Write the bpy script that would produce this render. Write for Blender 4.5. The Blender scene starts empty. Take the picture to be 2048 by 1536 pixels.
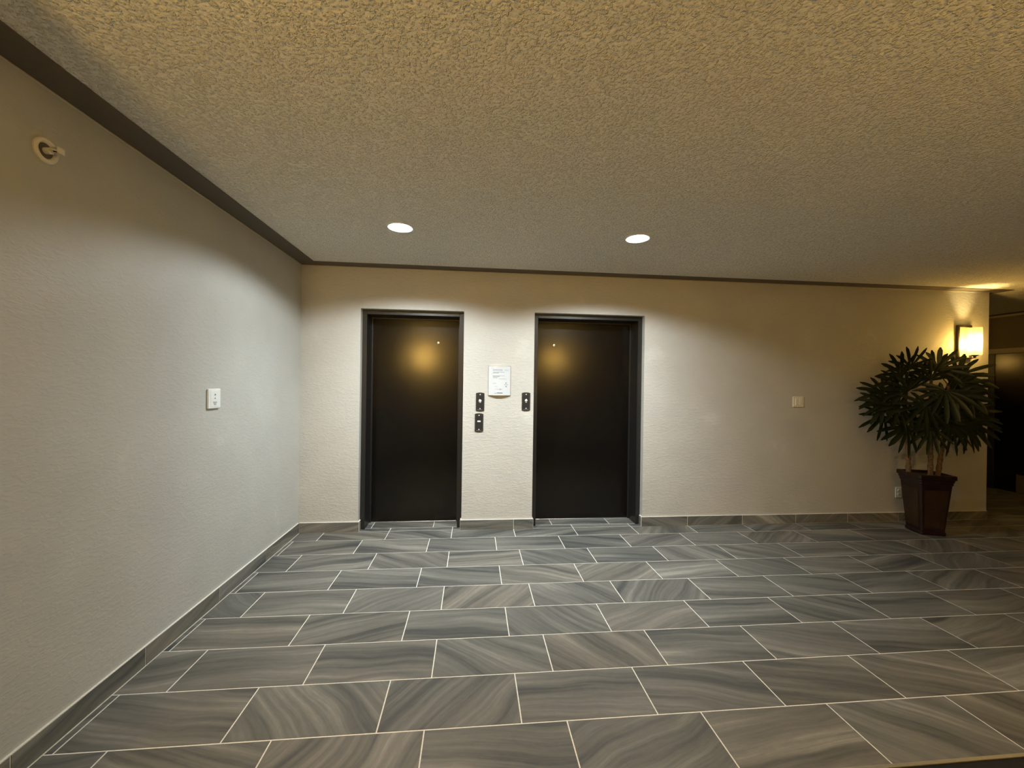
import bpy, bmesh, math, random
from mathutils import Vector, Matrix
random.seed(7)
S = bpy.context.scene
COL = S.collection
PI = math.pi

# ------------------------------------------------------------------ camera, world, exposure
cam_data = bpy.data.cameras.new('camera')
cam_data.sensor_width = 36.0
cam_data.lens = 817.02 / 2048 * 36
cam_data.clip_start = 0.02
cam = bpy.data.objects.new('camera', cam_data)
COL.objects.link(cam)
Rm = Matrix(((0.995311, -0.013923, -0.095719), (-0.095701, 0.001962, -0.995408), (0.014047, 0.999901, 0.00062)))
cam.matrix_world = Matrix.Translation((1.29042, -4.18049, 1.45859)) @ Rm.to_4x4()
S.camera = cam
wd = bpy.data.worlds.new('world'); S.world = wd; wd.use_nodes = True
wd.node_tree.nodes['Background'].inputs[0].default_value = (0, 0, 0, 1)
wd.node_tree.nodes['Background'].inputs[1].default_value = 0
vs = S.view_settings
vs.view_transform = 'Standard'; vs.look = 'None'; vs.gamma = 1; vs.use_curve_mapping = False
vs.exposure = 0.0
DOWN_E = 14.0           # lens glow
DOWN_W = 288.0          # lamp power of each downlight          # recessed downlight lens
DOWN_C = (0.88, 0.96, 1.0)
BULB_E = 1350.0         # sconce bulb by the palm and in the corridor
FRONT_E = 10800.0        # sconce bulbs on the opposite wall
BULB_C = (1.0, 0.71, 0.27)

# ------------------------------------------------------------------ room dimensions (metres)
XL, XE, XR = -0.355, 7.10, 9.05          # left wall, free end of the elevator wall, corridor wall
YB, YF, YC = -0.09, -4.75, 3.2           # elevator wall, wall behind the camera, corridor end
ZC = 2.575

# ------------------------------------------------------------------ materials
def nt(name):
    m = bpy.data.materials.new(name); m.use_nodes = True
    t = m.node_tree; b = t.nodes['Principled BSDF']
    return m, t, b
def plain(name, col, rough=0.5, metal=0.0, spec=0.5, var=0.06, scale=60, bump=0.0):
    m, t, b = nt(name)
    n = t.nodes.new('ShaderNodeTexNoise'); n.inputs['Scale'].default_value = scale; n.inputs['Detail'].default_value = 3
    tc = t.nodes.new('ShaderNodeTexCoord'); t.links.new(tc.outputs['Object'], n.inputs['Vector'])
    r = t.nodes.new('ShaderNodeValToRGB')
    r.color_ramp.elements[0].position = .3; r.color_ramp.elements[1].position = .7
    r.color_ramp.elements[0].color = (*[c * (1 - var) for c in col], 1)
    r.color_ramp.elements[1].color = (*[min(1, c * (1 + var)) for c in col], 1)
    t.links.new(n.outputs['Fac'], r.inputs['Fac']); t.links.new(r.outputs['Color'], b.inputs['Base Color'])
    b.inputs['Roughness'].default_value = rough; b.inputs['Metallic'].default_value = metal
    b.inputs['Specular IOR Level'].default_value = spec
    if bump:
        bp = t.nodes.new('ShaderNodeBump'); bp.inputs['Strength'].default_value = bump; bp.inputs['Distance'].default_value = .002
        t.links.new(n.outputs['Fac'], bp.inputs['Height']); t.links.new(bp.outputs['Normal'], b.inputs['Normal'])
    return m
def emit(name, col, e):
    m, t, b = nt(name)
    b.inputs['Base Color'].default_value = (.8, .8, .8, 1)
    b.inputs['Emission Color'].default_value = (*col, 1); b.inputs['Emission Strength'].default_value = e
    return m
def wall_paint(name, col, bump=.3):
    m, t, b = nt(name)
    tc = t.nodes.new('ShaderNodeTexCoord')
    mp = t.nodes.new('ShaderNodeMapping'); mp.inputs['Scale'].default_value = (1, 1, 2.4)
    t.links.new(tc.outputs['Object'], mp.inputs['Vector'])
    n = t.nodes.new('ShaderNodeTexNoise'); n.inputs['Scale'].default_value = 24; n.inputs['Detail'].default_value = 5
    n.inputs['Distortion'].default_value = .8
    t.links.new(mp.outputs['Vector'], n.inputs['Vector'])
    cr = t.nodes.new('ShaderNodeValToRGB'); cr.color_ramp.elements[0].position = .45; cr.color_ramp.elements[1].position = .62
    t.links.new(n.outputs['Fac'], cr.inputs['Fac'])
    n2 = t.nodes.new('ShaderNodeTexNoise'); n2.inputs['Scale'].default_value = 90; n2.inputs['Detail'].default_value = 2
    t.links.new(mp.outputs['Vector'], n2.inputs['Vector'])
    ad = t.nodes.new('ShaderNodeMath'); ad.operation = 'MULTIPLY_ADD'; ad.inputs[1].default_value = .35
    t.links.new(n2.outputs['Fac'], ad.inputs[0]); t.links.new(cr.outputs['Color'], ad.inputs[2])
    bp = t.nodes.new('ShaderNodeBump'); bp.inputs['Strength'].default_value = bump; bp.inputs['Distance'].default_value = .004
    t.links.new(ad.outputs[0], bp.inputs['Height']); t.links.new(bp.outputs['Normal'], b.inputs['Normal'])
    # paint mottling plus a few rubbed lighter scuffs
    n3 = t.nodes.new('ShaderNodeTexNoise'); n3.inputs['Scale'].default_value = 3.1; n3.inputs['Detail'].default_value = 6
    t.links.new(tc.outputs['Object'], n3.inputs['Vector'])
    c2 = t.nodes.new('ShaderNodeValToRGB'); e = c2.color_ramp.elements
    e[0].position = .3; e[0].color = (*[c * .96 for c in col], 1)
    e[1].position = .66; e[1].color = (*[c * 1.03 for c in col], 1)
    k = e.new(.74); k.color = (*[min(1, c * 1.12) for c in col], 1)
    t.links.new(n3.outputs['Fac'], c2.inputs['Fac']); t.links.new(c2.outputs['Color'], b.inputs['Base Color'])
    b.inputs['Roughness'].default_value = .55; b.inputs['Specular IOR Level'].default_value = .3
    return m
def ceiling_mat(name, col):
    m, t, b = nt(name)
    tc = t.nodes.new('ShaderNodeTexCoord')
    n = t.nodes.new('ShaderNodeTexNoise'); n.inputs['Scale'].default_value = 88; n.inputs['Detail'].default_value = 2.5; n.inputs['Roughness'].default_value = .55
    v = t.nodes.new('ShaderNodeTexVoronoi'); v.inputs['Scale'].default_value = 95; v.feature = 'SMOOTH_F1'
    wn = t.nodes.new('ShaderNodeTexNoise'); wn.inputs['Scale'].default_value = 30
    mx = t.nodes.new('ShaderNodeVectorMath'); mx.operation = 'MULTIPLY_ADD'; mx.inputs[1].default_value = (.02, .02, .02)
    t.links.new(tc.outputs['Object'], wn.inputs['Vector']); t.links.new(wn.outputs['Color'], mx.inputs[0]); t.links.new(tc.outputs['Object'], mx.inputs[2])
    t.links.new(tc.outputs['Object'], n.inputs['Vector']); t.links.new(mx.outputs[0], v.inputs['Vector'])
    cr = t.nodes.new('ShaderNodeValToRGB'); cr.color_ramp.elements[0].position = .48; cr.color_ramp.elements[1].position = .70
    t.links.new(n.outputs['Fac'], cr.inputs['Fac'])
    s = t.nodes.new('ShaderNodeMath'); s.operation = 'MULTIPLY_ADD'; s.inputs[1].default_value = -.45
    t.links.new(v.outputs['Distance'], s.inputs[0]); t.links.new(cr.outputs['Color'], s.inputs[2])
    bp = t.nodes.new('ShaderNodeBump'); bp.inputs['Strength'].default_value = 1.0; bp.inputs['Distance'].default_value = .0085
    t.links.new(s.outputs[0], bp.inputs['Height']); t.links.new(bp.outputs['Normal'], b.inputs['Normal'])
    b.inputs['Base Color'].default_value = (*col, 1); b.inputs['Roughness'].default_value = .9; b.inputs['Specular IOR Level'].default_value = .0
    return m
def stone_tile(name, gain=1.0):
    m, t, b = nt(name)
    N = t.nodes.new; L = t.links.new
    tc = N('ShaderNodeTexCoord'); oi = N('ShaderNodeObjectInfo')
    # swing of the bands differs from tile to tile: mostly along the length, now and then across
    a0 = N('ShaderNodeMath'); a0.operation = 'MULTIPLY_ADD'; a0.inputs[1].default_value = 2; a0.inputs[2].default_value = -1; L(oi.outputs['Random'], a0.inputs[0])
    a1 = N('ShaderNodeMath'); a1.operation = 'POWER'; a1.inputs[1].default_value = 5; L(a0.outputs[0], a1.inputs[0])
    a2 = N('ShaderNodeMath'); a2.operation = 'MULTIPLY'; a2.inputs[1].default_value = .55; L(a0.outputs[0], a2.inputs[0])
    a3 = N('ShaderNodeMath'); a3.operation = 'MULTIPLY_ADD'; a3.inputs[1].default_value = .55; L(a1.outputs[0], a3.inputs[0]); L(a2.outputs[0], a3.inputs[2])
    rot = N('ShaderNodeVectorRotate'); rot.rotation_type = 'Z_AXIS'; L(tc.outputs['Object'], rot.inputs['Vector']); L(a3.outputs[0], rot.inputs['Angle'])
    off = N('ShaderNodeMath'); off.operation = 'MULTIPLY'; off.inputs[1].default_value = 137.3; L(oi.outputs['Random'], off.inputs[0])
    cx = N('ShaderNodeCombineXYZ'); L(off.outputs[0], cx.inputs[2])
    pos = N('ShaderNodeVectorMath'); pos.operation = 'ADD'; L(rot.outputs[0], pos.inputs[0]); L(cx.outputs[0], pos.inputs[1])
    wn = N('ShaderNodeTexNoise'); wn.inputs['Scale'].default_value = 2.3; wn.inputs['Detail'].default_value = 1; L(pos.outputs[0], wn.inputs['Vector'])
    ws = N('ShaderNodeVectorMath'); ws.operation = 'MULTIPLY_ADD'; ws.inputs[1].default_value = (.04, .13, 0); L(wn.outputs['Color'], ws.inputs[0]); L(pos.outputs[0], ws.inputs[2])
    def streak(sx, sy, detail, ro):
        mp = N('ShaderNodeMapping'); mp.inputs['Scale'].default_value = (sx, sy, 1); L(ws.outputs[0], mp.inputs['Vector'])
        n = N('ShaderNodeTexNoise'); n.inputs['Scale'].default_value = 1; n.inputs['Detail'].default_value = detail; n.inputs['Roughness'].default_value = ro
        L(mp.outputs[0], n.inputs['Vector']); return n.outputs['Fac']
    A = streak(.7, 8, 2, .5); B = streak(1.1, 30, 4, .62); Cc = streak(22, 60, 4, .7)
    s1 = N('ShaderNodeMath'); s1.operation = 'MULTIPLY_ADD'; s1.inputs[1].default_value = .50; L(A, s1.inputs[0])
    s2 = N('ShaderNodeMath'); s2.operation = 'MULTIPLY_ADD'; s2.inputs[1].default_value = .40; L(B, s2.inputs[0])
    s3 = N('ShaderNodeMath'); s3.operation = 'MULTIPLY'; s3.inputs[1].default_value = .10; L(Cc, s3.inputs[0])
    L(s3.outputs[0], s2.inputs[2]); L(s2.outputs[0], s1.inputs[2])
    cr = N('ShaderNodeValToRGB'); e = cr.color_ramp.elements
    def c(v): return (*[x * gain for x in v], 1)
    e[0].position = .33; e[0].color = c((.064, .066, .064))
    e[1].position = .69; e[1].color = c((.40, .385, .33))
    for p, v in ((.41, (.100, .101, .094)), (.46, (.140, .137, .122)), (.53, (.186, .181, .160)), (.60, (.255, .246, .214))):
        k = e.new(p); k.color = c(v)
    L(s1.outputs[0], cr.inputs['Fac'])
    # small tone shift per tile, some brownish and some slate
    rr = N('ShaderNodeTexWhiteNoise'); rr.noise_dimensions = '1D'; L(off.outputs[0], rr.inputs['W'])
    tr = N('ShaderNodeValToRGB'); te = tr.color_ramp.elements
    te[0].color = (.93, .95, .94, 1); te[1].color = (1.08, 1.02, .95, 1); k = te.new(.5); k.color = (1, 1, 1, 1)
    L(rr.outputs['Value'], tr.inputs['Fac'])
    mu = N('ShaderNodeMix'); mu.data_type = 'RGBA'; mu.blend_type = 'MULTIPLY'; mu.inputs['Factor'].default_value = 1
    L(cr.outputs['Color'], mu.inputs[6]); L(tr.outputs['Color'], mu.inputs[7]); L(mu.outputs[2], b.inputs['Base Color'])
    b.inputs['Roughness'].default_value = .5; b.inputs['Specular IOR Level'].default_value = .35
    bp = N('ShaderNodeBump'); bp.inputs['Strength'].default_value = .08; bp.inputs['Distance'].default_value = .002
    L(B, bp.inputs['Height']); L(bp.outputs['Normal'], b.inputs['Normal'])
    return m

M = {}
M['wall'] = wall_paint('beige_wall_paint', (.58, .56, .505))
M['wall_front'] = wall_paint('pale_wall_paint', (.55, .51, .42))
M['wall_left'] = wall_paint('grey_beige_wall_paint', (.54, .535, .49), .16)
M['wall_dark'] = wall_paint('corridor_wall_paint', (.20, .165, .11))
M['ceiling'] = ceiling_mat('popcorn_ceiling', (.93, .89, .785))
M['border'] = plain('taupe_border_paint', (.125, .10, .070), .6, var=.05)
M['bead'] = plain('pale_bead', (.52, .46, .36), .5)
M['tile'] = stone_tile('grey_stone_tile', .86)
M['base_tile'] = stone_tile('grey_stone_base_tile', 1.15)
M['grout'] = plain('pale_grout', (.82, .79, .70), .8, var=.1, scale=120, bump=.2)
M['carpet'] = plain('dark_carpet', (.009, .0085, .008), .95, var=.5, scale=500, bump=.8)
M['strip'] = plain('satin_brass_edge', (.50, .46, .36), .4, .7)
M['door'] = plain('black_brown_door', (.0045, .0040, .0034), .20, spec=.38, var=.15, scale=25, bump=.015)
M['frame'] = plain('black_frame', (.016, .015, .014), .38, spec=.5)
M['chrome'] = plain('chrome', (.85, .83, .78), .18, 1.0)
M['steel'] = plain('brushed_steel', (.55, .52, .46), .35, 1.0, scale=200)
M['black'] = plain('black_plate', (.030, .028, .027), .38, spec=.5)
M['dark'] = plain('dark_recess', (.012, .011, .010), .6)
M['white'] = plain('white_plastic', (.88, .90, .86), .4, var=.02)
M['ivory'] = plain('ivory_plastic', (.88, .82, .68), .4, var=.02)
M['grey'] = plain('grey_print', (.20, .21, .22), .6)
M['lgrey'] = plain('light_grey_print', (.40, .42, .44), .6, var=.03)
M['paper'] = plain('white_paper', (.66, .68, .69), .5, var=.02)
M['lens'] = emit('downlight_lens', DOWN_C, DOWN_E)
M['can'] = plain('satin_reflector', (.45, .45, .45), .3, var=.02)
M['ring'] = plain('white_trim_ring', (.8, .8, .77), .35, var=.02)
M['bulb'] = emit('warm_bulb', BULB_C, BULB_E)
M['bulb_front'] = emit('bright_warm_bulb', BULB_C, FRONT_E)
M['bulb_front_right'] = emit('softer_warm_bulb', BULB_C, FRONT_E * .5)
M['bulb_corridor'] = emit('dim_warm_bulb', BULB_C, BULB_E * .4)
M['bronze'] = plain('dark_bronze', (.055, .042, .028), .4, .5)
M['mirrorplate'] = plain('satin_cream_plate', (.75, .68, .52), .35, .3, var=.02)
M['pot'] = plain('dark_red_brown_glaze', (.017, .005, .0045), .35, var=.3, scale=18)
M['panel'] = plain('brown_pot_panel', (.030, .014, .006), .5, var=.3, scale=14)
M['soil'] = plain('dark_soil', (.02, .015, .01), .95, var=.6, scale=80, bump=.8)
M['cane'] = plain('fibrous_cane', (.16, .10, .045), .85, var=.45, scale=70, bump=.7)
M['petiole'] = plain('green_petiole', (.06, .08, .02), .5)
def leaf_mat():
    m, t, b = nt('dark_palm_leaf')
    n = t.nodes.new('ShaderNodeTexNoise'); n.inputs['Scale'].default_value = 9; n.inputs['Detail'].default_value = 3
    tc = t.nodes.new('ShaderNodeTexCoord'); t.links.new(tc.outputs['Object'], n.inputs['Vector'])
    r = t.nodes.new('ShaderNodeValToRGB'); r.color_ramp.elements[0].position = .3; r.color_ramp.elements[1].position = .7
    r.color_ramp.elements[0].color = (.008, .015, .004, 1); r.color_ramp.elements[1].color = (.024, .035, .008, 1)
    t.links.new(n.outputs['Fac'], r.inputs['Fac']); t.links.new(r.outputs['Color'], b.inputs['Base Color'])
    b.inputs['Roughness'].default_value = .42
    tl = t.nodes.new('ShaderNodeBsdfTranslucent'); t.links.new(r.outputs['Color'], tl.inputs['Color'])
    mx = t.nodes.new('ShaderNodeMixShader'); mx.inputs[0].default_value = .25
    o = t.nodes['Material Output']
    t.links.new(b.outputs[0], mx.inputs[1]); t.links.new(tl.outputs[0], mx.inputs[2]); t.links.new(mx.outputs[0], o.inputs['Surface'])
    return m
M['leaf'] = leaf_mat()
def shade_mat():
    m, t, b = nt('frosted_glass_shade')
    b.inputs['Base Color'].default_value = (.9, .86, .72, 1); b.inputs['Roughness'].default_value = .3
    tl = t.nodes.new('ShaderNodeBsdfTranslucent'); tl.inputs['Color'].default_value = (.34, .275, .14, 1)
    tp = t.nodes.new('ShaderNodeBsdfTransparent'); tp.inputs['Color'].default_value = (1, .93, .75, 1)
    m1 = t.nodes.new('ShaderNodeMixShader'); m1.inputs[0].default_value = .48
    m2 = t.nodes.new('ShaderNodeMixShader'); m2.inputs[0].default_value = .72
    o = t.nodes['Material Output']
    t.links.new(tl.outputs[0], m1.inputs[1]); t.links.new(tp.outputs[0], m1.inputs[2])
    t.links.new(b.outputs[0], m2.inputs[1]); t.links.new(m1.outputs[0], m2.inputs[2])
    t.links.new(m2.outputs[0], o.inputs['Surface'])
    return m
M['shade'] = shade_mat()

# ------------------------------------------------------------------ mesh helpers
def box(bm, x0, x1, y0, y1, z0, z1, bev=0.0):
    r = bmesh.ops.create_cube(bm, size=1)
    vv = r['verts']
    for v in vv:
        v.co = Vector((x0 + (v.co.x + .5) * (x1 - x0), y0 + (v.co.y + .5) * (y1 - y0), z0 + (v.co.z + .5) * (z1 - z0)))
    if bev > 0:
        es = {e for v in vv for e in v.link_edges}
        bmesh.ops.bevel(bm, geom=list(es), offset=bev, segments=1, affect='EDGES')
def lathe(bm, prof, n=32, mat=None, ends=(False, False)):
    """prof: list of (r, h); axis +Z, transformed by mat"""
    rings = []
    for r, h in prof:
        ring = []
        for i in range(n):
            a = 2 * PI * i / n
            co = Vector((r * math.cos(a), r * math.sin(a), h))
            ring.append(bm.verts.new(mat @ co if mat else co))
        rings.append(ring)
    for a, b in zip(rings, rings[1:]):
        for i in range(n):
            bm.faces.new((a[i], a[(i + 1) % n], b[(i + 1) % n], b[i]))
    if ends[0]: bm.faces.new(list(reversed(rings[0])))
    if ends[1]: bm.faces.new(rings[-1])
def tube(bm, pts, rad, n=8):
    pts = [Vector(p) for p in pts]; rings = []
    for i, p in enumerate(pts):
        d = (pts[min(i + 1, len(pts) - 1)] - pts[max(i - 1, 0)]).normalized()
        u = d.orthogonal().normalized(); w = d.cross(u)
        if rings:
            pass
        r = rad[i] if isinstance(rad, (list, tuple)) else rad
        u0 = Vector((1, 0, 0)) if abs(d.x) < .8 else Vector((0, 1, 0))
        u = (u0 - d * u0.dot(d)).normalized(); w = d.cross(u)
        rings.append([bm.verts.new(p + u * r * math.cos(2 * PI * k / n) + w * r * math.sin(2 * PI * k / n)) for k in range(n)])
    for a, b in zip(rings, rings[1:]):
        for i in range(n):
            bm.faces.new((a[i], a[(i + 1) % n], b[(i + 1) % n], b[i]))
    bm.faces.new(list(reversed(rings[0]))); bm.faces.new(rings[-1])
def finish(bm, smooth=False):
    bmesh.ops.recalc_face_normals(bm, faces=bm.faces[:])
    if smooth:
        for f in bm.faces: f.smooth = True
        for e in bm.edges:
            if len(e.link_faces) == 2 and e.calc_face_angle(0) > .6: e.smooth = False
def obj(name, bm, mats, parent=None, loc=None, smooth=False, recalc=True):
    if recalc: finish(bm, smooth)
    me = bpy.data.meshes.new(name); bm.to_mesh(me); bm.free()
    for m in (mats if isinstance(mats, (list, tuple)) else [mats]): me.materials.append(m)
    o = bpy.data.objects.new(name, me); COL.objects.link(o)
    if parent: o.parent = parent
    if loc: o.location = loc
    return o
def thing(name, label, cat, loc=(0, 0, 0), rot=(0, 0, 0), group=None):
    o = bpy.data.objects.new(name, None); COL.objects.link(o)
    o.empty_display_size = .05
    o.location = loc; o.rotation_euler = rot
    o['label'] = label; o['category'] = cat
    if group: o['group'] = group
    return o
def struct(name, bm, m, label=None, cat=None, **k):
    o = obj(name, bm, m, **k); o['kind'] = 'structure'
    if label: o['label'] = label
    if cat: o['category'] = cat
    return o
def copy_tree(o, parent=None):
    c = o.copy(); COL.objects.link(c)
    if parent: c.parent = parent
    for ch in [x for x in bpy.data.objects if x.parent == o]: copy_tree(ch, c)
    return c
NB = bmesh.new

# ------------------------------------------------------------------ floor and its tiles
TW, TH, G = .61, .305, .0055
bm = NB()
box(bm, XL - .1, XR + .1, -2.748, YC + .1, -.06, -.0014)
floor = struct('floor', bm, M['grout'], 'grey veined stone tile floor in running bond with pale grout joints', 'floor')
tile_cache = {}
def tile_mesh(w, d, t=.009, mat='tile'):
    key = (round(w, 3), round(d, 3), t, mat)
    if key in tile_cache: return tile_cache[key]
    c = .0012
    hw, hd = w / 2, d / 2
    V = []
    for a, b, z in ((hw, hd, -t), (hw, hd, -c), (hw - c, hd - c, 0)):
        V += [(-a, -b, z), (a, -b, z), (a, b, z), (-a, b, z)]
    F = [(0, 3, 2, 1), (8, 9, 10, 11)]
    for k in (0, 4):
        for i in range(4): F.append((k + i, k + (i + 1) % 4, k + 4 + (i + 1) % 4, k + 4 + i))
    me = bpy.data.meshes.new('tile'); me.from_pydata(V, [], F); me.update(); me.materials.append(M[mat])
    tile_cache[key] = me
    return me
def lay(x0, x1, y0, y1):
    w, d = x1 - x0 - G, y1 - y0 - G
    if w < .008 or d < .008: return
    o = bpy.data.objects.new('tile', tile_mesh(w, d)); COL.objects.link(o)
    o.parent = floor; o.location = ((x0 + x1) / 2, (y0 + y1) / 2, random.uniform(-.0002, .0002))
def lay_row(r, x0, x1, y0=None, y1=None):
    ya, yb = -(r + 1) * TH, -r * TH
    if y0 is not None: ya = max(ya, y0)
    if y1 is not None: yb = min(yb, y1)
    j0 = .498 if r % 2 == 0 else .301
    k = math.floor((x0 - j0) / TW)
    while j0 + k * TW < x1:
        lay(max(x0, j0 + k * TW), min(x1, j0 + (k + 1) * TW), ya, yb); k += 1
D1 = (.20, 1.196); D2 = (1.905, 3.06)       # the two door openings
for a, b in (D1, D2):
    lay_row(-1, a, b, 0, .30)
    lay_row(0, a, b, YB, 0)
lay_row(0, XL + .012, XE, None, YB)
lay_row(0, XE, XR)
for r in range(1, 9): lay_row(r, XL + .012, XR)
for r in range(-6, 0): lay_row(r, XE, XR)

bm = NB(); box(bm, XL, XR, YF, -2.757, -.06, -.003)
car = obj('carpet', bm, M['carpet']); car['label'] = 'black carpet below the pale edge strip in the bottom right corner'; car['category'] = 'carpet'
bm = NB(); box(bm, XL, XR, -2.757, -2.742, -.03, .0015, .0007)
struct('trim_1', bm, M['strip'], 'thin pale metal edge strip between tiles and black carpet', 'trim')

# ------------------------------------------------------------------ walls
ZD = 2.172                                   # head of the door openings
YT = .32
bm = NB()
box(bm, XL - .2, D1[0], YB, YT, 0, ZC)
box(bm, D1[1], D2[0], YB, YT, 0, ZC)
box(bm, D2[1], XE, YB, YT, 0, ZC)
box(bm, D1[0], D1[1], YB, YT, ZD, ZC)
box(bm, D2[0], D2[1], YB, YT, ZD + .01, ZC)
bmesh.ops.remove_doubles(bm, verts=bm.verts[:], dist=1e-5)
struct('wall_back', bm, M['wall'], 'beige textured wall holding the two elevator doors', 'wall')
bm = NB(); box(bm, XL - .2, XL, YF - .2, YB, -.05, ZC)
struct('wall_left', bm, M['wall_left'], 'long grey beige wall along the left side', 'wall')
bm = NB(); box(bm, XL - .2, XR + .2, YF - .2, YF, -.05, ZC)
struct('wall_front', bm, M['wall_front'], 'beige wall facing the elevators, behind the viewer', 'wall')
bm = NB(); box(bm, XR, XR + .2, YF, YC + .2, -.05, ZC)
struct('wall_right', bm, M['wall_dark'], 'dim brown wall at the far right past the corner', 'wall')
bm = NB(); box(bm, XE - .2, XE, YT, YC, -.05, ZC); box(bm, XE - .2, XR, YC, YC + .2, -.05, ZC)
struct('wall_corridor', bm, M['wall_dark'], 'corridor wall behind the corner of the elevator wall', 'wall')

bm = NB(); box(bm, XL, .12, -4.06, -3.90, -.05, ZC)  # unseen blocker, added to shield the left wall from the opposite sconce
struct('wall_light_block', bm, M['wall'], 'added unseen wall stub that keeps sconce light off the left wall', 'wall')
# ceiling with round holes for the cans
CANS = ((.755, -1.17), (2.52, -1.185))
RC = .085
bm = NB()
def loop(pts):
    vv = [bm.verts.new((x, y, ZC)) for x, y in pts]
    return [bm.edges.new((vv[i], vv[(i + 1) % len(vv)])) for i in range(len(vv))]
E_ = loop([(XL - .2, YF - .2), (XR + .2, YF - .2), (XR + .2, YC + .2), (XL - .2, YC + .2)])
for cx, cy in CANS:
    E_ += loop([(cx + RC * math.cos(2 * PI * i / 40), cy + RC * math.sin(2 * PI * i / 40)) for i in range(40)])
bmesh.ops.triangle_fill(bm, edges=E_, use_beauty=True)
r = bmesh.ops.extrude_face_region(bm, geom=bm.faces[:])
for v in [g for g in r['geom'] if isinstance(g, bmesh.types.BMVert)]: v.co.z += .15
struct('ceiling', bm, M['ceiling'], 'off white popcorn textured ceiling', 'ceiling')
# smooth taupe border band around the popcorn field, with a pale bead where it meets the wall
def border(name, label, rects, beads):
    bm = NB()
    for x0, x1, y0, y1 in rects: box(bm, x0, x1, y0, y1, ZC - .004, ZC + .002)
    o = struct(name, bm, M['border'], label, 'trim')
    for x0, x1, y0, y1 in beads:
        bm = NB(); box(bm, x0, x1, y0, y1, ZC - .014, ZC - .003, .003); obj('bead', bm, M['bead'], o)
BW = .158; BY = .13
border('trim_2', 'dark taupe ceiling border along the left wall', [(XL, XL + BW, YF, YB - BY)], [(XL, XL + .006, YF, YB)])
border('trim_3', 'dark taupe ceiling border along the elevator wall', [(XL, XE + .13, YB - BY, YB), (XE, XE + .13, YB, YC)], [(XL, XE, YB - .006, YB)])
border('trim_4', 'dark ceiling border along the corridor wall', [(XR - .13, XR, YF, YC)], [(XR - .012, XR, YF, YC)])
for ch in [o for o in bpy.data.objects if o.parent and o.parent.name == 'trim_4']:
    ch.scale.z = 3.0; ch.location.z = -2 * (ZC - .004)

# baseboards: base tiles set on a grout bed
BH = .097
def baseboard(name, label, runs):
    """runs: (axis, fixed, sign, a, b, joints)"""
    bm = NB()
    for ax, f, sg, a, b, js in runs:
        f2 = f + sg * .0105
        lo, hi = min(f, f2), max(f, f2)
        if ax == 'x': box(bm, a, b, lo, hi, 0, BH + .0015)
        else: box(bm, lo, hi, a, b, 0, BH + .0015)
    o = struct(name, bm, M['grout'], label, 'baseboard')
    for ax, f, sg, a, b, js in runs:
        cuts = [a] + [j for j in sorted(js) if a + .02 < j < b - .02] + [b]
        for c0, c1 in zip(cuts, cuts[1:]):
            me = tile_mesh(c1 - c0 - .004, BH - .003, .008, 'base_tile')
            t = bpy.data.objects.new('tile', me); COL.objects.link(t); t.parent = o
            mid = (c0 + c1) / 2; z = BH / 2 + .001
            if ax == 'x':
                t.location = (mid, f + sg * .0125, z); t.rotation_euler = (PI / 2 if sg < 0 else -PI / 2, 0, 0)
            else:
                t.location = (f + sg * .0125, mid, z); t.rotation_euler = (PI / 2, 0, sg * PI / 2)
    return o
J = [1.718 + .61 * k for k in range(-1, 10)]
baseboard('baseboard_back', 'stone tile baseboard along the elevator wall', [
    ('x', YB, -1, XL + .012, D1[0] + .0125, []), ('x', YB, -1, D1[1] - .0125, D2[0] + .0125, J), ('x', YB, -1, D2[1] - .0125, XE, J),
    ('y', D1[0], 1, YB, -.034, []), ('y', D1[1], -1, YB, -.034, []),
    ('y', D2[0], 1, YB, -.034, []), ('y', D2[1], -1, YB, -.034, [])])
baseboard('baseboard_left', 'stone tile baseboard along the left wall', [('y', XL, 1, YF, YB - .0125, [-.72 - .61 * k for k in range(7)])])
bm = NB(); box(bm, XR - .012, XR, 1.30, YC, 0, .1, .002)
struct('baseboard_right', bm, M['frame'], 'dark baseboard along the corridor wall', 'baseboard')

# ------------------------------------------------------------------ elevator doors
def elevator_door(name, label, x0, x1, zh, peep):
    yf, yp = -.03, .185
    fw = .046
    bm = NB()
    for a, b in ((x0 + .001, x0 + fw), (x1 - fw, x1 - .001)): box(bm, a, b, yf, yp + .05, 0, zh - .001, .002)
    box(bm, x0 + fw, x1 - fw, yf, yp + .05, zh - fw, zh - .001, .002)
    root = struct(name, bm, M['frame'], label, 'door')
    bm = NB(); box(bm, x0 + fw + .003, x1 - fw - .003, yp, yp + .045, .006, zh - fw - .004, .002)
    pn = obj('door_panel', bm, M['door'], root)
    # stops on which the leaf closes
    bm = NB()
    for a, b in ((x0 + fw, x0 + fw + .014), (x1 - fw - .014, x1 - fw)): box(bm, a, b, yp - .022, yp - .001, 0, zh - fw - .001, .001)
    box(bm, x0 + fw + .014, x1 - fw - .014, yp - .022, yp - .001, zh - fw - .015, zh - fw - .001, .001)
    obj('door_stop', bm, M['frame'], root)
    px, pz = peep
    T = Matrix.Translation((px, yp, pz)) @ Matrix.Rotation(PI / 2, 4, 'X')
    bm = NB(); lathe(bm, [(.0135, -.002), (.0135, .003), (.011, .0045), (.0065, .0045), (.0065, .001)], 24, T, (False, False))
    k = obj('keyhole_ring', bm, M['chrome'], root, smooth=True)
    bm = NB(); lathe(bm, [(.0062, .0005), (.0062, .0035), (.003, .0045)], 16, T, (True, True))
    obj('keyhole_core', bm, M['mirrorplate'], k, smooth=True)
    bm = NB(); box(bm, x0 + fw, x1 - fw, yp - .012, yp + .05, 0, .004, .001)
    obj('threshold', bm, M['steel'], root)
    return root
elevator_door('door_1', 'narrower black elevator door near the left wall', D1[0], D1[1], ZD, (.925, 1.879))
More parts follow.
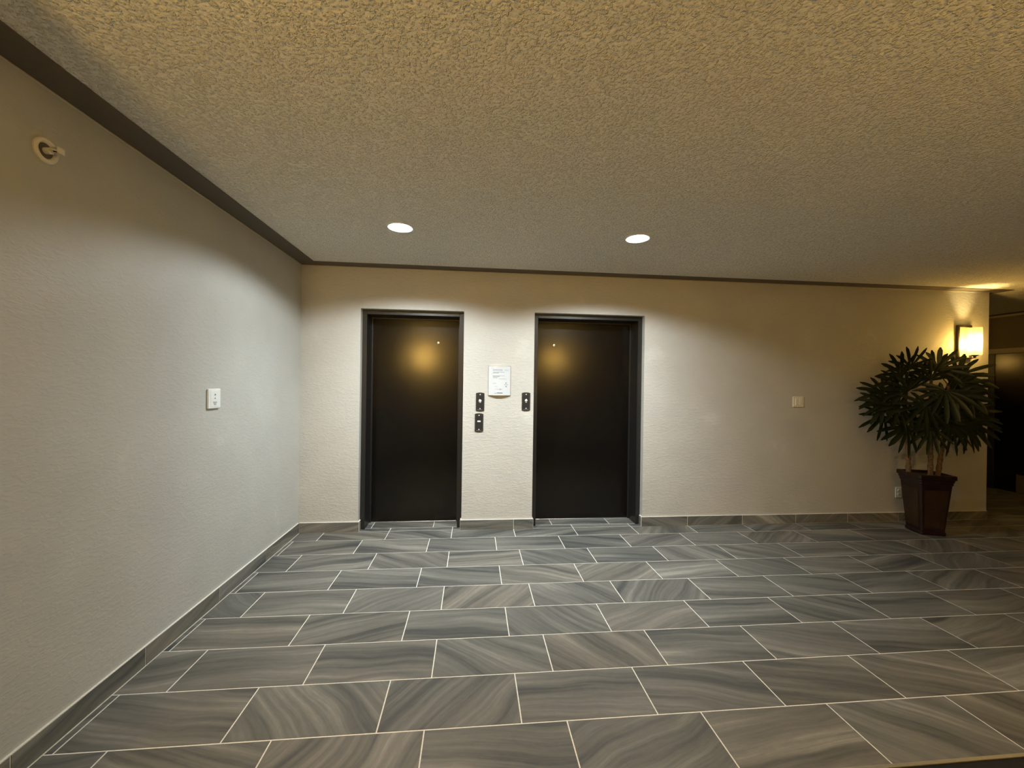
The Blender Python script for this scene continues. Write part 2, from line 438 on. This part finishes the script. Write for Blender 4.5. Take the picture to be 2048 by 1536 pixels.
elevator_door('door_2', 'wider black elevator door right of the call plates', D2[0], D2[1], ZD + .01, (2.162, 1.881))

# corridor door
bm = NB()
box(bm, XR - .03, XR + .02, 1.186, 1.276, 0, 2.075, .003); box(bm, XR - .03, XR + .02, .20, .29, 0, 2.075, .003)
d3 = struct('door_3', bm, M['frame'], 'glossy dark corridor door with steel kick plate at right edge', 'door')
bm = NB(); box(bm, XR - .04, XR + .02, .20, 1.276, 2.004, 2.075, .003); obj('door_head', bm, M['bead'], d3)
bm = NB(); box(bm, XR - .022, XR - .002, .295, 1.184, .008, 2.0, .002); obj('door_panel', bm, M['door'], d3)
bm = NB(); box(bm, XR - .026, XR - .022, .33, .93, .012, .265, .001); obj('kick_plate', bm, M['steel'], d3)
bm = NB(); tube(bm, [(XR - .022, .37, 1.0), (XR - .08, .37, 1.0), (XR - .08, .50, 1.0)], .009); obj('lever_handle', bm, M['steel'], d3, smooth=True)

# ------------------------------------------------------------------ recessed downlights
TILT = 16.0
down_lamp = bpy.data.lights.new('downlight_lamp', 'SPOT')
down_lamp.energy = DOWN_W; down_lamp.color = DOWN_C; down_lamp.spot_size = math.radians(164); down_lamp.spot_blend = .02
down_lamp.shadow_soft_size = .03; down_lamp.use_nodes = True
def beam(t):   # the lamp's own beam: strong straight down, cut off by the can about 73 degrees off axis
    em = t.nodes['Emission']; N = t.nodes.new; L = t.links.new
    ge = N('ShaderNodeNewGeometry'); sx = N('ShaderNodeSeparateXYZ'); L(ge.outputs['Incoming'], sx.inputs[0])
    ab = N('ShaderNodeMath'); ab.operation = 'ABSOLUTE'; L(sx.outputs['Z'], ab.inputs[0])
    # the lamp sits tilted in its can, aimed a little towards the elevator wall
    sg = N('ShaderNodeMath'); sg.operation = 'SIGN'; L(sx.outputs['Z'], sg.inputs[0])
    yy = N('ShaderNodeMath'); yy.operation = 'MULTIPLY'; L(sg.outputs[0], yy.inputs[0]); L(sx.outputs['Y'], yy.inputs[1])
    y2 = N('ShaderNodeMath'); y2.operation = 'MULTIPLY'; y2.inputs[1].default_value = -math.sin(math.radians(TILT)); L(yy.outputs[0], y2.inputs[0])
    dt = N('ShaderNodeMath'); dt.operation = 'MULTIPLY_ADD'; dt.inputs[1].default_value = math.cos(math.radians(TILT)); L(ab.outputs[0], dt.inputs[0]); L(y2.outputs[0], dt.inputs[2])
    mxx = N('ShaderNodeMath'); mxx.operation = 'MAXIMUM'; mxx.inputs[1].default_value = 0; L(dt.outputs[0], mxx.inputs[0])
    pw = N('ShaderNodeMath'); pw.operation = 'POWER'; pw.inputs[1].default_value = 4.0; L(mxx.outputs[0], pw.inputs[0])
    ma = N('ShaderNodeMath'); ma.operation = 'MULTIPLY_ADD'; ma.inputs[1].default_value = .84; ma.inputs[2].default_value = .16; L(pw.outputs[0], ma.inputs[0])
    mr = N('ShaderNodeMapRange'); mr.interpolation_type = 'SMOOTHSTEP'
    mr.inputs['From Min'].default_value = math.cos(math.radians(77)); mr.inputs['From Max'].default_value = math.cos(math.radians(65))
    L(ab.outputs[0], mr.inputs['Value'])
    mu = N('ShaderNodeMath'); mu.operation = 'MULTIPLY'; L(ma.outputs[0], mu.inputs[0]); L(mr.outputs[0], mu.inputs[1])
    L(mu.outputs[0], em.inputs['Strength'])
beam(down_lamp.node_tree)
def downlight(label, cx, cy):
    t = thing('downlight', label, 'ceiling light', (cx, cy, ZC), group='recessed downlights')
    bm = NB(); lathe(bm, [(RC - .003, .005), (RC - .001, -.002), (RC + .002, -.006), (RC + .010, -.004), (RC + .012, 0.0)], 40)
    obj('trim_ring', bm, M['ring'], t, smooth=True)
    bm = NB(); lathe(bm, [(RC - .002, 0), (RC - .006, .03), (RC - .010, .058), (0.001, .060)], 40)
    obj('reflector', bm, M['can'], t, smooth=True)
    bm = NB(); lathe(bm, [(RC - .010, .030), (.045, .024), (.001, .022)], 40, None, (False, True))
    obj('lens', bm, M['lens'], t, smooth=True)
    lo = bpy.data.objects.new('lamp', down_lamp); COL.objects.link(lo); lo.parent = t; lo.location = (0, 0, .004)
    return t
downlight('left of the two lit recessed downlights, above the narrower elevator door', *CANS[0])
downlight('right of the two lit recessed downlights, above the wider elevator door', *CANS[1])

# ------------------------------------------------------------------ wall sconces (local: wall plane y=0, room side -y)
def sconce(label, loc, rz, bulb='bulb', group='matching wall sconces'):
    t = thing('wall_sconce', label, 'wall lamp', loc, (0, 0, rz), group)
    bm = NB()
    w, h = .085, .19
    box(bm, -w, -w + .018, -.03, -.001, -h, h, .0015); box(bm, w - .018, w, -.03, -.001, -h, h, .0015)
    box(bm, -w + .018, w - .018, -.03, -.001, h - .022, h, .0015); box(bm, -w + .018, w - .018, -.03, -.001, -h, -h + .022, .0015)
    fr = obj('frame', bm, M['bronze'], t)
    bm = NB(); box(bm, -w + .018, w - .018, -.014, -.001, -h + .022, h - .022); obj('back_panel', bm, M['mirrorplate'], fr)
    bm = NB(); box(bm, -.012, .012, -.125, -.02, -.186, -.176, .002); obj('arm', bm, M['bronze'], t)
    c = Matrix.Translation((0, -.115, 0))
    bm = NB(); lathe(bm, [(.009, -.186), (.009, -.172), (.014, -.166), (.032, -.156), (.034, -.150)], 24, c, (True, True)); obj('cup', bm, M['bronze'], t, smooth=True)
    bm = NB(); lathe(bm, [(.054, -.150), (.058, -.147), (.058, .148), (.0545, .148), (.0545, -.146), (.03, -.147)], 36, c); obj('shade', bm, M['shade'], t, smooth=True)
    bm = NB(); lathe(bm, [(.012, -.150), (.012, -.085), (.016, -.07)], 16, c, (True, True)); so = obj('socket', bm, M['white'], t, smooth=True)
    bm = NB(); lathe(bm, [(.006, -.072), (.018, -.06), (.028, -.035), (.030, -.015), (.026, .005), (.014, .018), (.001, .022)], 20, c); obj('bulb', bm, M[bulb], t, smooth=True)
    return t
SX, SZ = 6.765, 1.995
sconce('lit wall sconce beside the potted palm at the right end of the elevator wall', (SX, YB, SZ), 0)
sconce('lit wall sconce on the opposite wall, facing the narrower elevator door', (.20, YF, 2.05), PI, 'bulb_front')
sconce('lit wall sconce on the opposite wall, facing the wider elevator door', (3.14, YF, 2.05), PI, 'bulb_front_right')
sconce('lit wall sconce inside the corridor, facing the glossy corridor door', (XE, 2.3, SZ), PI / 2, 'bulb_corridor')

# ------------------------------------------------------------------ notice holder with a bowed front
nx, nz, nw, nh = 1.557, 1.487, .222, .297
t = thing('notice_board', 'white printed notice in a bowed holder between the elevator doors', 'sign', (nx, YB, nz - nh / 2))
def bow(x, extra=0.0): return -(.006 + .024 * (1 - (2 * x / nw) ** 2)) - extra
def arc_strip(bm, x0, x1, z0, z1, lift, thick, n=12):
    fr, bk = [], []
    for i in range(n + 1):
        x = x0 + (x1 - x0) * i / n
        yf = bow(x, lift)
        fr.append((bm.verts.new((x, yf, z0)), bm.verts.new((x, yf, z1))))
        yb = yf + thick if thick else 0.0
        bk.append((bm.verts.new((x, yb, z0)), bm.verts.new((x, yb, z1))))
    for i in range(n):
        bm.faces.new((fr[i][0], fr[i + 1][0], fr[i + 1][1], fr[i][1]))
        bm.faces.new((bk[i][0], bk[i][1], bk[i + 1][1], bk[i + 1][0]))
        bm.faces.new((fr[i][1], fr[i + 1][1], bk[i + 1][1], bk[i][1]))
        bm.faces.new((fr[i][0], bk[i][0], bk[i + 1][0], fr[i + 1][0]))
    for k in (0, n):
        bm.faces.new((fr[k][0], fr[k][1], bk[k][1], bk[k][0]))
bm = NB(); arc_strip(bm, -nw / 2, nw / 2, 0, nh, 0, 0, 16); obj('holder', bm, M['steel'], t)
bm = NB(); arc_strip(bm, -nw / 2 + .002, nw / 2 - .002, .003, nh - .004, .0012, .001, 16); ppr = obj('sheet', bm, M['paper'], t)
for x0, x1, z, th in ((-.07, .03, .258, .006), (-.07, .03, .246, .006), (-.068, .05, .231, .004), (-.068, -.01, .222, .008),
                      (-.07, .05, .195, .005), (-.07, .0, .186, .008), (-.068, -.02, .174, .007), (.045, .09, .258, .003), (.045, .09, .247, .003),
                      (-.07, -.03, .12, .004), (-.05, -.02, .09, .003), (-.045, .03, .062, .003), (-.085, -.06, .272, .002), (-.04, .05, .279, .002), (-.085, -.06, .214, .002)):
    bm = NB(); arc_strip(bm, x0, x1, z, z + th, .0018, .0005, 6); obj('printed_line', bm, M['lgrey'], ppr)
for x0, x1, z, th in ((.058, .070, .122, .008), (.046, .086, .109, .003), (.058, .072, .087, .008), (-.002, .016, .060, .006), (-.026, .030, .022, .009), (-.05, -.028, .021, .004), (-.01, .066, .1655, .0025), (-.02, .05, .232, .0025)):
    bm = NB(); arc_strip(bm, x0, x1, z, z + th, .0021, .0005, 6); obj('printed_mark', bm, M['grey'], ppr)

# ------------------------------------------------------------------ elevator call plates
def call_plate(label, x, zc, kind):
    w, h = .083, .186
    t = thing('call_plate', label, 'call plate', (x, YB, zc), group='black call plates between the elevator doors')
    bm = NB()
    pts = []
    arch = .007
    n = 8
    for i in range(n + 1):
        u = -1 + 2 * i / n; pts.append((u * w / 2, -h / 2 + arch * u * u))
    for i in range(n + 1):
        u = 1 - 2 * i / n; pts.append((u * w / 2, h / 2 - arch * u * u))
    vv = [bm.verts.new((a, 0, b)) for a, b in pts]
    f = bm.faces.new(vv)
    r = bmesh.ops.extrude_face_region(bm, geom=[f])
    top = [g for g in r['geom'] if isinstance(g, bmesh.types.BMFace)][0]
    for v in top.verts: v.co.y = -.010
    bmesh.ops.bevel(bm, geom=list(top.edges), offset=.003, segments=2, affect='EDGES')
    obj('face_plate', bm, M['black'], t)
    bm = NB(); box(bm, -w / 2 + .013, w / 2 - .013, -.0115, -.009, -.064, .064, .0008); ins = obj('insert', bm, M['dark'], t)
    for z in (.072, -.068):
        T = Matrix.Translation((0, -.010, z)) @ Matrix.Rotation(PI / 2, 4, 'X')
        bm = NB(); lathe(bm, [(.0052, -.001), (.0052, .001), (.003, .0022)], 16, T, (True, True)); obj('screw', bm, M['white'], t, smooth=True)
    T = Matrix.Translation((0, -.0115, 0))
    if kind == 'key':
        bm = NB()
        for sx in (-1, 1):
            lathe(bm, [(.0085, -.001), (.0085, .003), (.006, .005)], 20, Matrix.Translation((sx * .0085, -.0115, .012)) @ Matrix.Rotation(PI / 2, 4, 'X'), (True, True))
        obj('key_switch', bm, M['white'], t, smooth=True)
        bm = NB(); lathe(bm, [(.0155, -.001), (.0155, .0015), (.0135, .002)], 24, Matrix.Translation((0, -.0112, .012)) @ Matrix.Rotation(PI / 2, 4, 'X'), (True, True))
        obj('switch_ring', bm, M['black'], t, smooth=True)
    else:
        bm = NB(); lathe(bm, [(.0145, -.001), (.0145, .003), (.0125, .004), (.0105, .003)], 24, Matrix.Translation((0, -.0115, .01)) @ Matrix.Rotation(PI / 2, 4, 'X'), (True, True))
        obj('button_ring', bm, M['chrome'], t, smooth=True)
        # lit push button with a peaked, arrow-like top
        bm = NB()
        pp = [(-.0125, .006), (.0125, .006), (.013, .011), (.004, .019), (-.002, .021), (-.0085, .018), (-.0135, .011)]
        f = bm.faces.new([bm.verts.new((a, -.0165, b)) for a, b in pp])
        r = bmesh.ops.extrude_face_region(bm, geom=[f])
        for v in [g for g in r['geom'] if isinstance(g, bmesh.types.BMVert)]: v.co.y = -.0115
        obj('button', bm, M['white'], t)
        bm = NB(); box(bm, -.008, .008, -.0135, -.011, -.010, -.003, .0006); obj('indicator', bm, M['mirrorplate'], t)
    bm = NB(); box(bm, -.026, .024, -.0108, -.0095, -.0815, -.0785); obj('label_strip', bm, M['grey'], t)
    return t
call_plate('upper black call plate beside the narrower elevator door', 1.366, 1.274, 'button')
call_plate('lower black call plate with two round key switches, under another plate', 1.358, 1.067, 'key')
call_plate('black call plate standing alone beside the wider elevator door', 1.828, 1.281, 'button')

# ------------------------------------------------------------------ wall devices
# white plate on the left wall (local: plate in YZ, room side +x)
t = thing('intercom_plate', 'white square control plate on the left wall', 'wall plate', (XL, -1.413, 1.337))
bm = NB(); box(bm, 0, .014, -.062, .062, -.063, .063, .004); obj('cover', bm, M['white'], t)
bm = NB(); box(bm, .013, .0158, -.042, .042, -.05, .05, .001); ip = obj('inset_panel', bm, M['white'], t)
bm = NB(); lathe(bm, [(.005, 0), (.005, .002), (.003, .003)], 12, Matrix.Translation((.0155, 0, .026)) @ Matrix.Rotation(PI / 2, 4, 'Y'), (True, True)); obj('indicator', bm, M['grey'], t)
bm = NB()
f = bm.faces.new([bm.verts.new((.0155, a, b)) for a, b in ((-.008, 0), (.008, 0), (0, .008))])
r = bmesh.ops.extrude_face_region(bm, geom=[f])
for v in [g for g in r['geom'] if isinstance(g, bmesh.types.BMVert)]: v.co.x = .0168
obj('arrow_mark', bm, M['grey'], t)
bm = NB()
for k in range(4):
    hw = .019 - .0032 * k
    box(bm, .0155, .0172, -hw, hw, -.022 - .006 * k, -.0185 - .006 * k)
obj('speaker_grille', bm, M['lgrey'], t)

# switch plate on the back wall
t = thing('switch_plate', 'small square ivory switch plate on the back wall left of the palm', 'light switch', (4.783, YB, 1.308))
bm = NB(); box(bm, -.062, .062, -.010, 0, -.057, .057, .003); obj('cover', bm, M['ivory'], t)
bm = NB(); box(bm, -.036, -.004, -.0155, -.009, -.034, .034, .001); obj('rocker', bm, M['ivory'], t)
bm = NB(); box(bm, .006, .036, -.0155, -.009, -.034, .034, .001); obj('rocker', bm, M['ivory'], t)
# outlet near the floor
t = thing('wall_outlet', 'white electrical outlet low on the wall behind the plant pot', 'outlet', (5.992, YB, .318))
bm = NB(); box(bm, -.036, .036, -.008, 0, -.058, .058, .003); obj('cover', bm, M['white'], t)
for z in (.02, -.02):
    bm = NB(); lathe(bm, [(.016, 0), (.016, .003), (.014, .004)], 20, Matrix.Translation((0, -.0075, z)) @ Matrix.Rotation(PI / 2, 4, 'X'), (True, True)); sk = obj('socket', bm, M['white'], t, smooth=True)
    bm = NB()
    for sx in (-.006, .006): box(bm, sx - .001, sx + .001, -.0122, -.011, z - .004, z + .005)
    obj('slot', bm, M['dark'], sk)

# sidewall sprinkler high on the left wall
t = thing('sprinkler', 'white sidewall sprinkler head in a round ring high on the left wall', 'sprinkler', (XL, -2.448, 2.327))
RX = Matrix.Rotation(PI / 2, 4, 'Y')
bm = NB(); lathe(bm, [(.047, 0), (.047, .006), (.043, .010), (.034, .010), (.030, .006), (.028, .001)], 36, RX); obj('escutcheon', bm, M['ivory'], t, smooth=True)
bm = NB(); lathe(bm, [(.029, .002), (.016, .0015)], 28, RX, (False, True)); obj('cup', bm, M['border'], t, smooth=True)
bm = NB(); lathe(bm, [(.012, 0), (.012, .022), (.008, .024), (.008, .030)], 18, RX, (True, True)); obj('body', bm, M['ivory'], t, smooth=True)
bm = NB()
for s in (-1, 1): tube(bm, [(.024, s * .008, 0), (.036, s * .013, 0), (.05, s * .006, 0), (.054, 0, 0)], .0028, 8)
obj('yoke', bm, M['ivory'], t, smooth=True)
bm = NB(); box(bm, .054, .058, -.014, .014, -.010, .010, .001); box(bm, .030, .060, -.013, .013, .010, .0125, .0008); obj('deflector', bm, M['ivory'], t)
bm = NB(); tube(bm, [(.03, 0, 0), (.05, 0, 0)], .0025, 8); obj('bulb', bm, M['pot'], t, smooth=True)

# ------------------------------------------------------------------ potted lady palm
PX, PY, PHI = 5.925, -.42, math.radians(-16)
palm = thing('potted_palm', 'tall dark green fan palm in a square red brown pot under the sconce', 'plant', (PX, PY, 0), (0, 0, PHI))
def square_loft(bm, prof, cap0=True, cap1=True, ch=.012):
    rings = []
    for h, z in prof:
        c = min(ch, h * .3)
        rings.append([bm.verts.new((x, y, z)) for x, y in ((h - c, -h), (h, -h + c), (h, h - c), (h - c, h), (-h + c, h), (-h, h - c), (-h, -h + c), (-h + c, -h))])
    for a, b in zip(rings, rings[1:]):
        for i in range(8): bm.faces.new((a[i], a[(i + 1) % 8], b[(i + 1) % 8], b[i]))
    if cap0: bm.faces.new(list(reversed(rings[0])))
    if cap1: bm.faces.new(rings[-1])
bm = NB(); square_loft(bm, [(.108, 0), (.112, .012), (.112, .03), (.106, .036), (.139, .500), (.139, .51)])
pot = obj('pot', bm, M['pot'], palm)
bm = NB(); square_loft(bm, [(.139, .505), (.146, .515), (.146, .535), (.152, .545), (.152, .560), (.163, .570), (.163, .603), (.158, .608), (.138, .608), (.134, .57)], False, False)
obj('rim', bm, M['pot'], pot)
bm = NB(); square_loft(bm, [(.136, .55), (.137, .582)]); obj('soil', bm, M['soil'], pot)
for k in range(4):
    bm = NB()
    h0, h1 = .109, .1345
    z0, z1 = .07, .455
    a0, a1 = .080, .104
    V = [(-a0, -h0 - .002, z0), (a0, -h0 - .002, z0), (a1, -h1 - .004, z1), (-a1, -h1 - .004, z1)]
    f = bm.faces.new([bm.verts.new(v) for v in V])
    r = bmesh.ops.extrude_face_region(bm, geom=[f])
    for v in [g for g in r['geom'] if isinstance(g, bmesh.types.BMVert)]: v.co.y += .01
    bmesh.ops.transform(bm, matrix=Matrix.Rotation(k * PI / 2, 4, 'Z'), verts=bm.verts[:])
    obj('side_panel', bm, M['panel'], pot)
PM = Matrix.Translation((PX, PY, 0)) @ Matrix.Rotation(PHI, 4, 'Z')
PI_ = PM.inverted()
canes = [  # world polylines
    [(5.795, -.365, .57), (5.785, -.365, .80), (5.75, -.36, 1.15), (5.76, -.36, 1.58)],
    [(5.935, -.455, .57), (5.945, -.445, .85), (5.96, -.42, 1.25), (6.00, -.40, 1.62)],
    [(6.045, -.435, .57), (6.09, -.425, .80), (6.17, -.40, 1.10), (6.24, -.37, 1.50)],
]
for c in canes:
    bm = NB()
    P = [PI_ @ Vector(p) for p in c]
    # stepped fibrous sheaths
    pts, rad = [], []
    for i in range(25):
        u = i / 24 * (len(P) - 1); k = min(int(u), len(P) - 2); w = u - k
        pts.append(P[k].lerp(P[k + 1], w)); rad.append(.021 * (1 - .45 * i / 24) + (.004 if i % 3 == 0 else 0))
    tube(bm, pts, rad, 10); obj('trunk', bm, M['cane'], palm, smooth=True)
def fan_leaf(base, d, nrm, L, span, nl, rng, anchor, wmul=1.0, droop=.16):
    """palmate leaf: petiole from anchor to base, nl folded leaflets fanned about axis d in the plane normal to nrm"""
    bm = NB()
    base = Vector(base); anchor = Vector(anchor)
    d = Vector(d).normalized(); nrm = Vector(nrm); nrm = (nrm - d * nrm.dot(d)).normalized(); s = nrm.cross(d)
    mid = anchor.lerp(base, .55) + Vector((0, 0, .03))
    q = []
    for i in range(7):
        u = i / 6; q.append(anchor * (1 - u) ** 2 + mid * 2 * u * (1 - u) + base * u * u)
    tube(bm, [PI_ @ p for p in q], [.0055 - .002 * i / 6 for i in range(7)], 6)
    for f in bm.faces: f.material_index = 1
    for k in range(nl):
        a = -span / 2 + span * k / (nl - 1) + rng.uniform(-.05, .05)
        dl = d * math.cos(a) + s * math.sin(a)
        sl = nrm.cross(dl).normalized()
        Lk = L * (1 - .22 * (abs(a) / (span / 2)) ** 2) * rng.uniform(.9, 1.08)
        wd = L * .067 * wmul * rng.uniform(.85, 1.15)
        dr = droop * rng.uniform(.5, 1.5)
        tw = rng.uniform(-.35, .35)
        rows = []
        nseg = 6
        for i in range(nseg + 1):
            u = i / nseg
            p = base + dl * (Lk * u) + Vector((0, 0, -1)) * (dr * Lk * u * u) + nrm * (.05 * L * u * (1 - u))
            if p.y > YB - .02: p.y = YB - .02 - .0003 * k
            w = wd * (.22 + .78 * min(1, u / .45)) * (1 if u < .8 else 1 - .75 * ((u - .8) / .2) ** 1.3)
            ss = sl * math.cos(tw * u) + nrm * math.sin(tw * u)
            fold = nrm * (w * .35)
            row = [p - ss * w + fold, p, p + ss * w + fold]
            for v in row:
                if v.y > YB - .012: v.y = YB - .012
            rows.append([bm.verts.new(PI_ @ v) for v in row])
        for r0, r1 in zip(rows, rows[1:]):
            for j in range(2):
                bm.faces.new((r0[j], r0[j + 1], r1[j + 1], r1[j]))
    o = obj('leaf', bm, [M['leaf'], M['petiole']], palm, recalc=False)
    for pl in o.data.polygons: pl.use_smooth = True
    return o
rng = random.Random(11)
RT = Vector((.95, -.31, 0)); UP = Vector((0, 0, 1)); TO = Vector((-.45, -.89, 0))
# (x, y, z, mean finger angle in degrees from right, length, span deg, fingers)
FANS = [
    (5.75, -.40, 1.68, 92, .27, 215, 10), (6.00, -.46, 1.67, 62, .27, 190, 9), (6.36, -.36, 1.61, 42, .30, 210, 10),
    (6.15, -.30, 1.66, 80, .26, 190, 8), (5.62, -.40, 1.52, 165, .28, 200, 10), (5.50, -.36, 1.42, 190, .27, 190, 9),
    (5.46, -.40, 1.30, 200, .26, 180, 9), (5.62, -.50, 1.08, 196, .31, 150, 9), (5.75, -.55, 1.30, 215, .28, 190, 9),
    (5.90, -.60, 1.45, 250, .27, 210, 10), (6.08, -.55, 1.42, 300, .27, 200, 9), (6.30, -.45, 1.48, 340, .28, 200, 10),
    (6.40, -.36, 1.40, 345, .29, 190, 10), (6.42, -.38, 1.24, 325, .29, 180, 9), (6.33, -.46, 1.14, 310, .29, 180, 9),
    (6.18, -.56, 1.12, 285, .26, 180, 9), (5.98, -.60, 1.10, 255, .25, 180, 9), (5.80, -.56, 1.08, 235, .26, 170, 9),
    (5.95, -.35, 1.55, 120, .25, 200, 9), (6.25, -.30, 1.36, 20, .27, 190, 9), (5.70, -.30, 1.34, 170, .27, 190, 9),
    (5.55, -.32, 1.18, 185, .27, 170, 8), (6.36, -.30, 1.50, 15, .27, 190, 9), (5.86, -.50, 1.24, 210, .26, 190, 9),
    (6.22, -.48, 1.26, 325, .27, 190, 9), (6.05, -.50, 1.27, 270, .25, 190, 9), (5.66, -.46, 1.45, 150, .27, 190, 9),
    (5.84, -.52, 1.56, 110, .25, 190, 8), (5.72, -.34, 1.62, 120, .28, 215, 9), (5.58, -.44, 1.28, 185, .28, 190, 9),
    (6.00, -.52, 1.36, 200, .26, 200, 9), (6.14, -.52, 1.52, 40, .25, 200, 9), (6.28, -.40, 1.24, 350, .27, 190, 9),
    (5.78, -.44, 1.18, 180, .27, 190, 9), (6.34, -.34, 1.36, 30, .26, 190, 9), (5.92, -.50, 1.18, 300, .24, 190, 9), (6.10, -.34, 1.20, 60, .25, 190, 8),
]
for x, y, z, ang, L, span, nl in FANS:
    a = math.radians(ang)
    d = RT * math.cos(a) + UP * math.sin(a) + TO * rng.uniform(.05, .4)
    n = TO + UP * rng.uniform(-.05, .55) + RT * rng.uniform(-.35, .35)
    b = Vector((x, y, z))
    # attach to the nearest cane, a little below the blade
    best = None
    for c in canes:
        for k in range(len(c) - 1):
            for w in (0, .25, .5, .75, 1):
                p = Vector(c[k]).lerp(Vector(c[k + 1]), w)
                if p.z > .9 or z < 1.0:
                    sc = (p - (b + Vector((0, 0, -.16)))).length
                    if best is None or sc < best[0]: best = (sc, p)
    fan_leaf(b, d, n, L * .98, math.radians(span), nl, rng, best[1])
